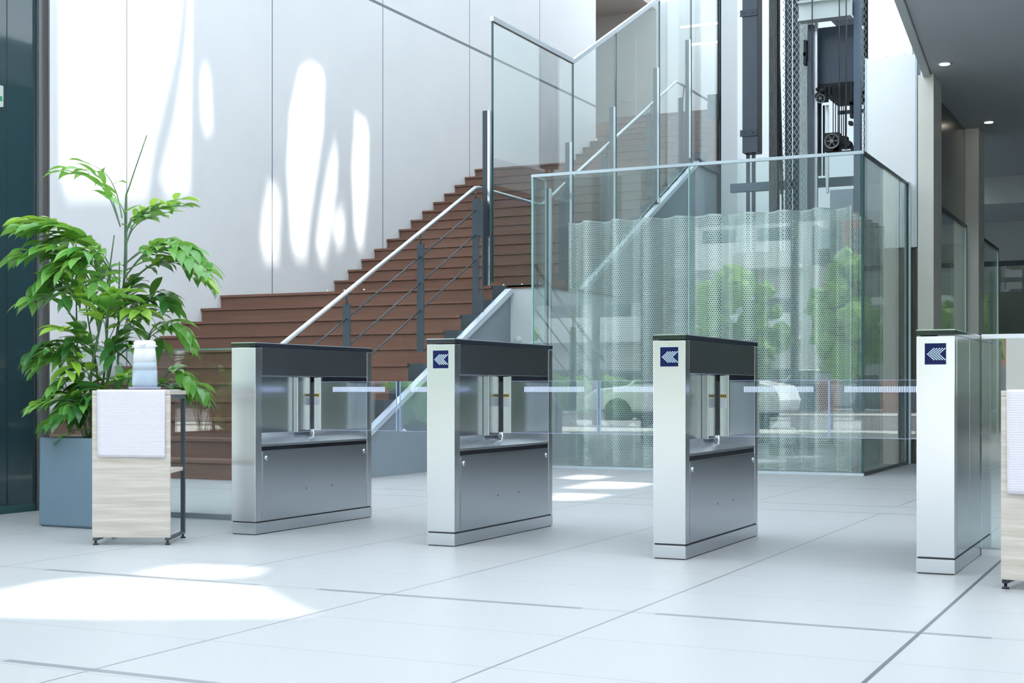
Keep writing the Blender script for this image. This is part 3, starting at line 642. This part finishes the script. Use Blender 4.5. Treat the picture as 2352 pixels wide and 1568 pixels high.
# low glass barriers
def barrier(x0, x1, y, lab, top):
    e = empty('glass_barrier', ((x0 + x1) / 2, y, 0), lab, 'glass barrier')
    rel(MB().box(x0, x1, y, y + .012, .03, .985), 'glass_pane', 'glassl', e)
    rel(MB().box(x0, x1, y - .004, y + .016, .985, .995 if top else 1.006), 'cap_rail', 'gedge' if top else 'plastic', e)
    rel(MB().box(x0, x1, y - .012, y + .024, 0, .03), 'base_rail', 'rail', e); return e
barrier(-6.42, -4.535, 6.69, 'low clear glass barrier between the dark glass wall and the nearest-left turnstile', True)
barrier(-.868, 1.6, 6.74, 'low clear glass barrier with white cap right of the right-hand turnstile', False)
# ------------------------------------------------------------------ side tables
def side_table(loc, rz, lab, frame='frame'):
    g = empty('side_table', loc, lab, 'side table', None, rz)
    w, dpt, h = .378, .345, .75     # local: x 0..w, y 0..depth
    MB().box(0, w, 0, .018, .036, h - .022).build('front_panel', 'oak', g, .001)
    MB().box(0, w, 0, dpt, h - .020, h).build('top', 'oak', g, .001)
    MB().box(.02, w - .012, .02, dpt - .02, .345, .362).build('shelf', 'oakend', g)
    for x in (.004, w - .024):
        f = MB().box(x, x + .02, dpt - .022, dpt, .022, h - .022).box(x, x + .02, .019, .03, .022, h - .022)
        f.box(x, x + .02, .03, dpt - .022, h - .042, h - .022).box(x, x + .02, 0.0, dpt - .022, .022, .036)
        f.build('side_frame', frame, g)
        for y in (.012, dpt - .012):
            MB().lathe([(.014, 0), (.014, .006), (.006, .008), (.006, .024)], (x + .01, y, 0), 14).build('foot', 'blackm', g)
    return g
def drape(loc, rz, lab, x0, x1, drop, back=.32):
    b = MB(); bm = b.bm; prof = [(back, .7535)]
    for i in range(14): prof.append((back - (i + 1) * (back + .0) / 15, .7535 + .0006 * math.sin(i * 2)))
    for i in range(7):
        a = i / 6 * math.pi / 2; prof.append((.004 - .0085 * math.sin(a), .7455 + .008 * math.cos(a) - .0))
    for i in range(1, 21): prof.append((-.0046 - .0025 * math.sin(i / 20 * 1.5), .7455 - drop * i / 20))
    grid = []
    nx = 16
    for j, (y, z) in enumerate(prof):
        row = []
        for i in range(nx + 1):
            t = i / nx; x = x0 + (x1 - x0) * t
            k = max(0, j - 20) / 20
            row.append(bm.verts.new((x + (.004 * k if t < .5 else 0), y - .002 * k * (1 + math.sin(t * 9)), z - .004 * k * t)))
        grid.append(row)
    for j in range(len(prof) - 1):
        for i in range(nx): bm.faces.new((grid[j][i], grid[j][i + 1], grid[j + 1][i + 1], grid[j + 1][i])).smooth = True
    o = b.build('cloth', 'cloth'); o.location = loc; o.rotation_euler[2] = rz
    m = o.modifiers.new('thick', 'SOLIDIFY'); m.thickness = .003; m.offset = 1 if False else -1
    return tag(o, lab, 'cloth')
T1L = (-4.815, 5.305, 0)
side_table(T1L, YAW, 'pale oak side table with dark frame beside the plant, holding the pump bottle')
drape(T1L, YAW, 'white-lilac textured cloth hanging over the table that holds the pump bottle', .024, .356, .318)
T2L = (-.655, 5.63, 0); R2 = math.radians(-9.3)
side_table(T2L, R2, 'pale oak side table cut off by the right edge of the photo', 'blackm')
drape(T2L, R2, 'white-lilac textured cloth over the table at the right edge', .022, .342, .385)
# tray and pump bottle
def local(loc, rz, x, y, z): return (loc[0] + math.cos(rz) * x - math.sin(rz) * y, loc[1] + math.sin(rz) * x + math.cos(rz) * y, z)
tl = local(T1L, YAW, .217, .15, .7545)
o = MB().lathe([(.060, 0), (.074, .003), (.080, .012), (.078, .013), (.071, .005), (.05, .005)], (0, 0, 0), 36).build('tray', 'tray'); o.location = tl
tag(o, 'thin lilac-grey round tray under the pump bottle', 'tray')
bt = empty('pump_bottle', (tl[0], tl[1], tl[2] + .006), 'white and translucent tall dispenser bottle standing on the small tray', 'bottle', None, YAW)
S_ = 1.0
MB().lathe([(.052, 0), (.060, .004), (.062, .02), (.061, .09)], (0, 0, 0), 40, 'z', 0, S_, .8).build('reservoir', 'liquid2', bt)
MB().lathe([(.061, .09), (.057, .132)], (0, 0, 0), 40, 'z', 0, S_, .8).build('reservoir_upper', 'liquid', bt)
MB().lathe([(.0575, .131), (.054, .175), (.0505, .20)], (0, 0, 0), 40, 'z', 0, S_, .8).build('shoulder', 'plastic', bt)
MB().lathe([(.051, .198), (.054, .203), (.054, .224), (.049, .234), (.034, .238)], (0, 0, 0), 40, 'z', 0, S_, .8).build('pump_head', 'plastic', bt)
MB().box(-.012, .014, -.070, -.03, .208, .220).build('nozzle', 'plastic', bt, .004)
MB().box(-.062, -.045, -.010, .012, .206, .214).box(.045, .060, -.012, .012, .206, .214).build('head_lug', 'plastic', bt, .002)
# ------------------------------------------------------------------ potted plant
pp = empty('potted_plant', (-5.495, 6.16, 0), 'tall bushy green plant with arching leaflets in a square blue-grey planter', 'potted plant')
pb = MB(); hw, hh = .25, .49
def ring(a, z): return [pb.bm.verts.new(p) for p in ((-a, -a, z), (a, -a, z), (a, a, z), (-a, a, z))]
rs = [ring(hw - .012, .0), ring(hw, .012), ring(hw - .004, hh), ring(hw - .022, hh), ring(hw - .03, hh - .06)]
for i in range(4):
    for k in range(4): pb.bm.faces.new((rs[i][k], rs[i][(k + 1) % 4], rs[i + 1][(k + 1) % 4], rs[i + 1][k]))
pb.bm.faces.new(rs[0][::-1]); pb.bm.faces.new(rs[-1]); pb.build('planter', 'pot', pp, .004)
sb = MB(); sb.box(-hw + .03, hw - .03, -hw + .03, hw - .03, hh - .09, hh - .045); sb.build('soil', 'soil', pp)
CR = Vector((math.cos(YAW), math.sin(YAW), 0)); CF = Vector((-math.sin(YAW), math.cos(YAW), 0))
PS = 7.93 / FPX
def pt(u, v, dep=0):       # plant-local point from an elevation sketch of the plant
    k = (7.93 + dep) / 7.93
    return CR * ((u - 237.4) * PS * k + (237.4 - 1176) * PS * (k - 1)) + CF * dep + Vector((0, 0, H + (895 - v) * PS * k))
def bez(pts, n):
    out = []
    m = len(pts) - 1
    for i in range(n + 1):
        t = i / n * m; k = min(int(t), m - 1); f = t - k
        p0 = pts[max(k - 1, 0)]; p1 = pts[k]; p2 = pts[k + 1]; p3 = pts[min(k + 2, m)]
        out.append(.5 * ((2 * p1) + (p2 - p0) * f + (2 * p0 - 5 * p1 + 4 * p2 - p3) * f * f + (3 * p1 - p0 - 3 * p2 + p3) * f * f * f))
    return out
def leaf(bm, base, d, up, L, wd, droop, mi=0):
    d = d.normalized(); side = d.cross(up).normalized(); up = side.cross(d).normalized(); n = 8; prev = None; p = base.copy(); dd = d.copy()
    tw = random.uniform(-.5, .5)
    side = (side * math.cos(tw) + up * math.sin(tw)).normalized()
    for i in range(n + 1):
        t = i / n; w_ = wd * (math.sin(math.pi * min(1, t ** .75 * 1.0)) ** .85) * (1 if t < 1 else 0) + .0008
        if t > .8: w_ *= (1 - t) / .2 * .9 + .1
        upv = side.cross(dd).normalized() * -1
        fold = .28
        a = bm.verts.new(p + side * w_ * .5 + Vector((0, 0, 1)) * w_ * fold * .5); c = bm.verts.new(p); e = bm.verts.new(p - side * w_ * .5 + Vector((0, 0, 1)) * w_ * fold * .5)
        if prev:
            for q in ((prev[0], prev[1], c, a), (prev[1], prev[2], e, c)):
                f = bm.faces.new(q); f.smooth = True; f.material_index = mi
        prev = (a, c, e); p = p + dd * (L / n); dd = (dd + Vector((0, 0, -droop * .62 / n * (.4 + 1.6 * t)))).normalized()
def frond(pts, n, L, wd, m, droop=1.2, start=.3, r0=.004):
    b = MB(); cv = bez(pts, 22)
    b.tube(cv, [r0 * (1 - .7 * i / 22) for i in range(23)], 6, True, 1)
    for i in range(n):
        t = start + (1 - start) * i / max(1, n - 1); k = min(int(t * 22), 21); f = t * 22 - k
        p = cv[k].lerp(cv[k + 1], f); tg = (cv[k + 1] - cv[k]).normalized()
        hs = tg.cross(Vector((0, 0, 1)));
        if hs.length < .1: hs = CR.copy()
        hs.normalize()
        LL = L * 1.22 * (.72 + .5 * math.sin(math.pi * min(1, (i + .8) / n))) * random.uniform(.85, 1.12)
        if i == n - 1: d_ = tg + Vector((0, 0, -.1))
        else: d_ = tg * random.uniform(.45, .8) + hs * (1 if i % 2 else -1) * random.uniform(.7, 1) + Vector((0, 0, random.uniform(-.15, .2)))
        leaf(b.bm, p, d_, Vector((0, 0, 1)), LL * 1.1, wd * 1.08 * random.uniform(.85, 1.15), droop * random.uniform(.7, 1.3))
    o = b.build('frond', [m, 'stem'], pp); return o
# canes
canes = []
for (pts, r) in (([(196, 1008, 0), (180, 900, .02), (172, 760, .03), (170, 560, .0)], .009), ([(206, 1008, -.05), (205, 860, -.05), (235, 700, -.02), (258, 540, .0)], .010),
                 ([(214, 1008, .04), (250, 840, .08), (280, 660, .05), (284, 470, .02), (292, 430, .01), (333, 310, .0)], .0095), ([(222, 1008, .0), (262, 880, .0), (268, 720, .02), (270, 600, 0)], .009),
                 ([(190, 1008, .08), (160, 930, .1), (140, 860, .1)], .006), ([(230, 1008, .1), (300, 900, .12), (360, 870, .1)], .006),
                 ([(210, 1008, .03), (222, 900, .03), (196, 720, 0), (178, 600, -.05)], .008), ([(226, 1008, .05), (280, 900, .1), (330, 780, .1)], .006),
                 ([(200, 1008, .1), (232, 880, .13), (242, 760, .1), (250, 600, .1)], .009)):
    c = [pt(*p) for p in pts]; cv = bez(c, 14)
    MB().tube(cv, [r * (1 - .65 * i / 14) for i in range(15)], 8).build('cane', 'stem', pp)
FR = [ # points (u, v, depth), leaflets, length, width, material, droop
 ([(272, 520, 0), (250, 450, 0), (215, 400, -.02), (150, 385, -.05)], 9, .135, .030, 'leaf', 1.3), ([(276, 500, .0), (262, 440, .05), (235, 395, .1), (190, 372, .12)], 6, .12, .028, 'leaf', 1.0),
 ([(284, 540, 0), (300, 500, .0), (350, 470, -.02), (420, 455, -.05)], 12, .095, .034, 'leafy', .8), ([(286, 560, 0), (300, 520, .1), (330, 490, .1), (380, 470, .1)], 9, .10, .042, 'leaf', 1),
 ([(284, 500, 0), (278, 480, -.05), (265, 460, -.08)], 3, .10, .045, 'leaf', .6),
 ([(280, 640, 0), (330, 580, -.05), (400, 560, -.08), (480, 610, -.1)], 17, .13, .048, 'leaf', 1.5), ([(282, 660, 0), (340, 610, .05), (410, 600, .1), (470, 640, .1)], 14, .12, .045, 'leafy', 1.5),
 ([(278, 610, 0), (320, 575, .0), (370, 555, .05), (430, 565, .05)], 12, .115, .042, 'leaf', 1.3), ([(285, 620, .1), (330, 600, .1), (380, 590, .1)], 6, .13, .06, 'leaf', 1.2),
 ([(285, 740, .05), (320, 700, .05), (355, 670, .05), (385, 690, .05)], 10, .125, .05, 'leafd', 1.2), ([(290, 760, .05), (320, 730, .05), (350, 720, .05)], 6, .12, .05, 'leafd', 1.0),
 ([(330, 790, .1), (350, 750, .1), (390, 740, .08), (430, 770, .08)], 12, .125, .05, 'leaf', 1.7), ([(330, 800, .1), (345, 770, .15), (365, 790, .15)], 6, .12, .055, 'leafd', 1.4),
 ([(360, 890, .15), (390, 850, .15), (430, 870, .12), (470, 905, .1)], 13, .12, .045, 'leaf', 1.3), ([(340, 900, .15), (370, 880, .15), (420, 900, .15)], 7, .12, .05, 'leafd', 1.0),
 ([(262, 640, -.05), (220, 570, -.05), (140, 520, -.08), (40, 525, -.1)], 19, .13, .046, 'leaf', 1.1), ([(250, 620, .05), (200, 560, .05), (120, 510, .05), (50, 505, .05)], 15, .13, .044, 'leafy', 1.0),
 ([(240, 660, 0), (200, 600, 0), (120, 570, -.05), (30, 590, -.08)], 17, .13, .05, 'leaf', 1.2), ([(230, 600, .1), (190, 560, .1), (150, 540, .1), (90, 560, .12)], 12, .13, .05, 'leaf', 1.4),
 ([(200, 640, -.05), (170, 600, -.05), (130, 610, -.08), (90, 650, -.1)], 12, .13, .052, 'leaf', 1.5), ([(235, 640, -.1), (215, 590, -.12), (195, 570, -.15), (160, 580, -.15)], 9, .13, .055, 'leaf', 1.5),
 ([(180, 760, 0), (140, 700, -.02), (100, 680, -.05), (55, 690, -.08)], 9, .125, .036, 'leaf', 1.2), ([(175, 700, .05), (150, 660, .05), (120, 640, .05)], 7, .12, .045, 'leaf', 1.2),
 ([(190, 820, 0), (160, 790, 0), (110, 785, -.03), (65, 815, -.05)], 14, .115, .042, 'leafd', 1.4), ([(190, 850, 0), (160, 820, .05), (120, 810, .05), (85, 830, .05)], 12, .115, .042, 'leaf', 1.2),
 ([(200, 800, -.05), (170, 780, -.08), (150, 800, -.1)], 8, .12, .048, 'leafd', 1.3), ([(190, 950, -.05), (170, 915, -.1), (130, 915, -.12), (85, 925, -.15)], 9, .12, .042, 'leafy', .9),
 ([(195, 960, -.08), (175, 930, -.12), (150, 940, -.15), (115, 965, -.18)], 10, .12, .05, 'leaf', 1.2), ([(205, 960, -.1), (190, 930, -.15), (165, 945, -.18)], 7, .11, .055, 'leaf', 1.3),
 ([(190, 900, .0), (165, 870, .0), (130, 885, .0)], 8, .11, .045, 'leaf', 1.3),
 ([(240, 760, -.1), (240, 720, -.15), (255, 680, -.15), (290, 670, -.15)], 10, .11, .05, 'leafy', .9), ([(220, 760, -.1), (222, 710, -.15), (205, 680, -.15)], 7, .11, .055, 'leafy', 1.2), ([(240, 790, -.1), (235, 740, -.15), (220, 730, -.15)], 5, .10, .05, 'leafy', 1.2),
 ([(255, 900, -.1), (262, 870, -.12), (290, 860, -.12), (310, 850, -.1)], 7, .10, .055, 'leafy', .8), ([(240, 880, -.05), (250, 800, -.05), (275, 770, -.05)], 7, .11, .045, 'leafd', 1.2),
 ([(220, 850, 0), (205, 790, 0), (180, 750, 0)], 8, .11, .045, 'leaf', 1.3), ([(265, 820, 0), (300, 790, 0), (325, 800, 0)], 7, .10, .045, 'leafd', 1.2),
 ([(200, 700, .1), (215, 640, .1), (240, 620, .1)], 7, .12, .05, 'leaf', 1.2), ([(270, 720, .1), (290, 670, .1), (310, 640, .1)], 7, .10, .04, 'leafd', 1.2),
 ([(180, 640, .1), (160, 600, .12), (125, 580, .15)], 8, .12, .05, 'leaf', 1.2), ([(215, 1000, -.05), (190, 985, -.12), (150, 1000, -.15)], 4, .10, .035, 'leaf', .8),
]
for pts, n, L, wd, m, dr in FR:
    frond([pt(*p) for p in pts], n, L, wd, m, dr)
    if n >= 7:      # a companion frond growing beside it
        du, dv, dd = random.uniform(-14, 14), random.uniform(4, 22), random.choice((-1, 1)) * random.uniform(.06, .13)
        q = [pt(p[0] + du * i / 3, p[1] + dv * i / 3, p[2] + dd * i / 3) for i, p in enumerate(pts)]
        frond(q, n, L * .95, wd * 1.05, random.choice((m, 'leaf', 'leafd', 'leaf')), dr * 1.15)
rnd_ = random.Random(4)
for k in range(30):
    u0 = rnd_.uniform(172, 275); v0 = rnd_.uniform(600, 940); sgn = -1 if u0 < 215 else 1
    if rnd_.random() < .3: sgn = -sgn
    ln = rnd_.uniform(35, 85); dz = rnd_.uniform(.04, .2) * rnd_.choice((-1, 1))
    if v0 < 700 or sgn > 0: ln *= .7
    q = [pt(u0, v0 + 30, dz * .1), pt(u0 + sgn * ln * .5, v0 - rnd_.uniform(10, 35), dz * .6), pt(u0 + sgn * ln, v0 + rnd_.uniform(-25, 15), dz)]
    frond(q, rnd_.randint(6, 9), .115, rnd_.uniform(.042, .052), rnd_.choice(('leaf', 'leaf', 'leafd', 'leafd', 'leafy')), rnd_.uniform(1, 1.6), .25, .0028)
# ------------------------------------------------------------------ outdoors, mirrored in the glass and steel
M['paving'] = noisy('street_paving', (.42, .42, .40), (.50, .50, .48), 3, .8); M['asph'] = noisy('asphalt', (.10, .105, .11), (.14, .14, .145), 8, .9)
M['crown'] = noisy('tree_foliage', (.03, .12, .02), (.34, .56, .12), 5.0, .7); M['crown2'] = noisy('hedge_foliage', (.04, .13, .03), (.16, .32, .06), 5, .8); M['bark'] = noisy('bark', (.06, .045, .035), (.12, .09, .07), 12, .9)
M['facade'] = window_facade('pale_facade', (.62, .64, .66), (.10, .14, .17), 2.4, 3.0); M['brick'] = window_facade('brick_facade', (.34, .13, .09), (.12, .15, .18), 2.2, 3.0)
M['carw'] = mat('car_white', (.75, .77, .8), .15, 0, .6); M['carb'] = mat('car_blue', (.08, .12, .2), .15, .3, .6)
struct(box('floor', 'paving', -60, 40, -14, -3.2, -.14, -.02), 'sunlit paving outside'); struct(box('floor', 'asph', -90, 60, -30, -14, -.16, -.06)); struct(box('floor', 'paving', -90, 60, -60, -30, -.14, -.02))
def blob(b, c, r, seed):
    rnd = random.Random(seed); q = bmesh.ops.create_icosphere(b.bm, subdivisions=2, radius=r)
    for v in q['verts']:
        n_ = v.co.normalized(); k = 1 + .16 * math.sin(n_.x * 7 + seed) * math.sin(n_.y * 8 + seed * 2) + .12 * math.sin(n_.z * 11 + seed) + rnd.uniform(-.28, .28)
        v.co = Vector(c) + v.co * k
def tree(x, y, h, r, seed, lab):
    e = empty('tree', (x, y, -.05), lab, 'tree', 'trees across the street')
    MB().tube([(0, 0, 0), (.05, 0, h * .3), (0, .05, h * .6)], [.16, .13, .08], 10).build('trunk', 'bark', e)
    b = MB(); rnd = random.Random(seed)
    for k in range(70):
        a = rnd.uniform(0, 6.28); t = rnd.uniform(0, 1); q = rnd.uniform(.2, 1.0) * r * math.sin(.5 + 2.3 * t)
        blob(b, (math.cos(a) * q, math.sin(a) * q * .8, h * (.30 + .66 * t)), r * rnd.uniform(.12, .30), seed * 3 + k)
    b.build('crown', 'crown', e)
for i, (x, y, h, r) in enumerate(((-10.9, -11.0, 3.9, 1.35), (-7.7, -11.6, 4.3, 1.4), (-4.2, -12.2, 4.8, 1.6), (3.0, -11.5, 5.2, 1.9), (8.5, -11, 5.5, 2.1), (-18.8, -13, 3.4, 1.2))):
    tree(x, y, h, r, 5 + i * 7, 'leafy green street tree mirrored in the glass and the steel gates')
for x0_, x1_, lab in ((-17, -11.8, 'clipped green hedge mirrored low in the enclosure glass'), (2.0, 9.5, 'clipped green hedge mirrored in the low barrier at right')):
    b = MB(); n_ = int((x1_ - x0_) / .5)
    for k in range(n_): blob(b, (x0_ + k * .5 + .25, -9.2, .5), .55, 50 + k)
    tag(b.build('hedge', 'crown2'), lab, 'hedge')
def building(x0, x1, y, h, m, lab, balc=True):
    e = empty('building', ((x0 + x1) / 2, y, 0), lab, 'building')
    rel(MB().box(x0, x1, y - 8, y, -.1, h), 'facade', m, e)
    if balc:
        b = MB()
        for k in range(1, int(h / 3)): b.box(x0 + .5, x1 - .5, y, y + 1.2, k * 3 - .15, k * 3).box(x0 + .5, x1 - .5, y + 1.15, y + 1.2, k * 3, k * 3 + .95)
        rel(b, 'balcony_bands', 'white', e)
    rel(MB().box(x0 - .3, x1 + .3, y - 8, y + .3, h, h + .4), 'parapet', 'white', e)
building(-33, -14.2, -34, 10, 'facade', 'pale building with long white balconies mirrored in the enclosure glass'); building(-13.6, -6.5, -36, 9, 'brick', 'red-brown brick building mirrored at the right of the enclosure glass', False)
building(4, 20, -38, 17, 'facade', 'pale building across the street on the right, mirrored in the steel'); building(-58, -37, -30, 18, 'facade', 'pale building at the far left across the street')
def make_car(x, y, m, lab):
    e = empty('car', (x, y, -.06), lab, 'car')
    prof = [(-2.1, .35), (-2.15, .65), (-1.9, .82), (-1.15, .9), (-.6, 1.38), (.8, 1.42), (1.5, 1.0), (2.05, .9), (2.15, .6), (2.1, .35)]
    MB().prism(prof, -.85, .85, 'y').build('body', m, e, .06)
    MB().prism([(-1.0, .93), (-.55, 1.32), (.75, 1.36), (1.35, 1.0)], -.86, .86, 'y').build('side_window', 'dglass', e)
    for wx in (-1.35, 1.35):
        for wy in (-.75, .75): MB().lathe([(.32, -.1), (.32, .1)], (wx, wy, .32), 24, 'y').build('wheel', 'blackm', e)
make_car(-9.6, -15.6, 'carw', 'white car mirrored low in the enclosure glass'); make_car(-16, -16.4, 'carb', 'dark blue car mirrored low in the enclosure glass')
# facade columns at the open entrance
for x in (-11.5, -7.2, -2.9, 1.4, 5.7):
    struct(box('trim_8' if x == -11.5 else 'trim_9', 'slate', x - .06, x + .06, -3.1, -2.95, 0, 9))
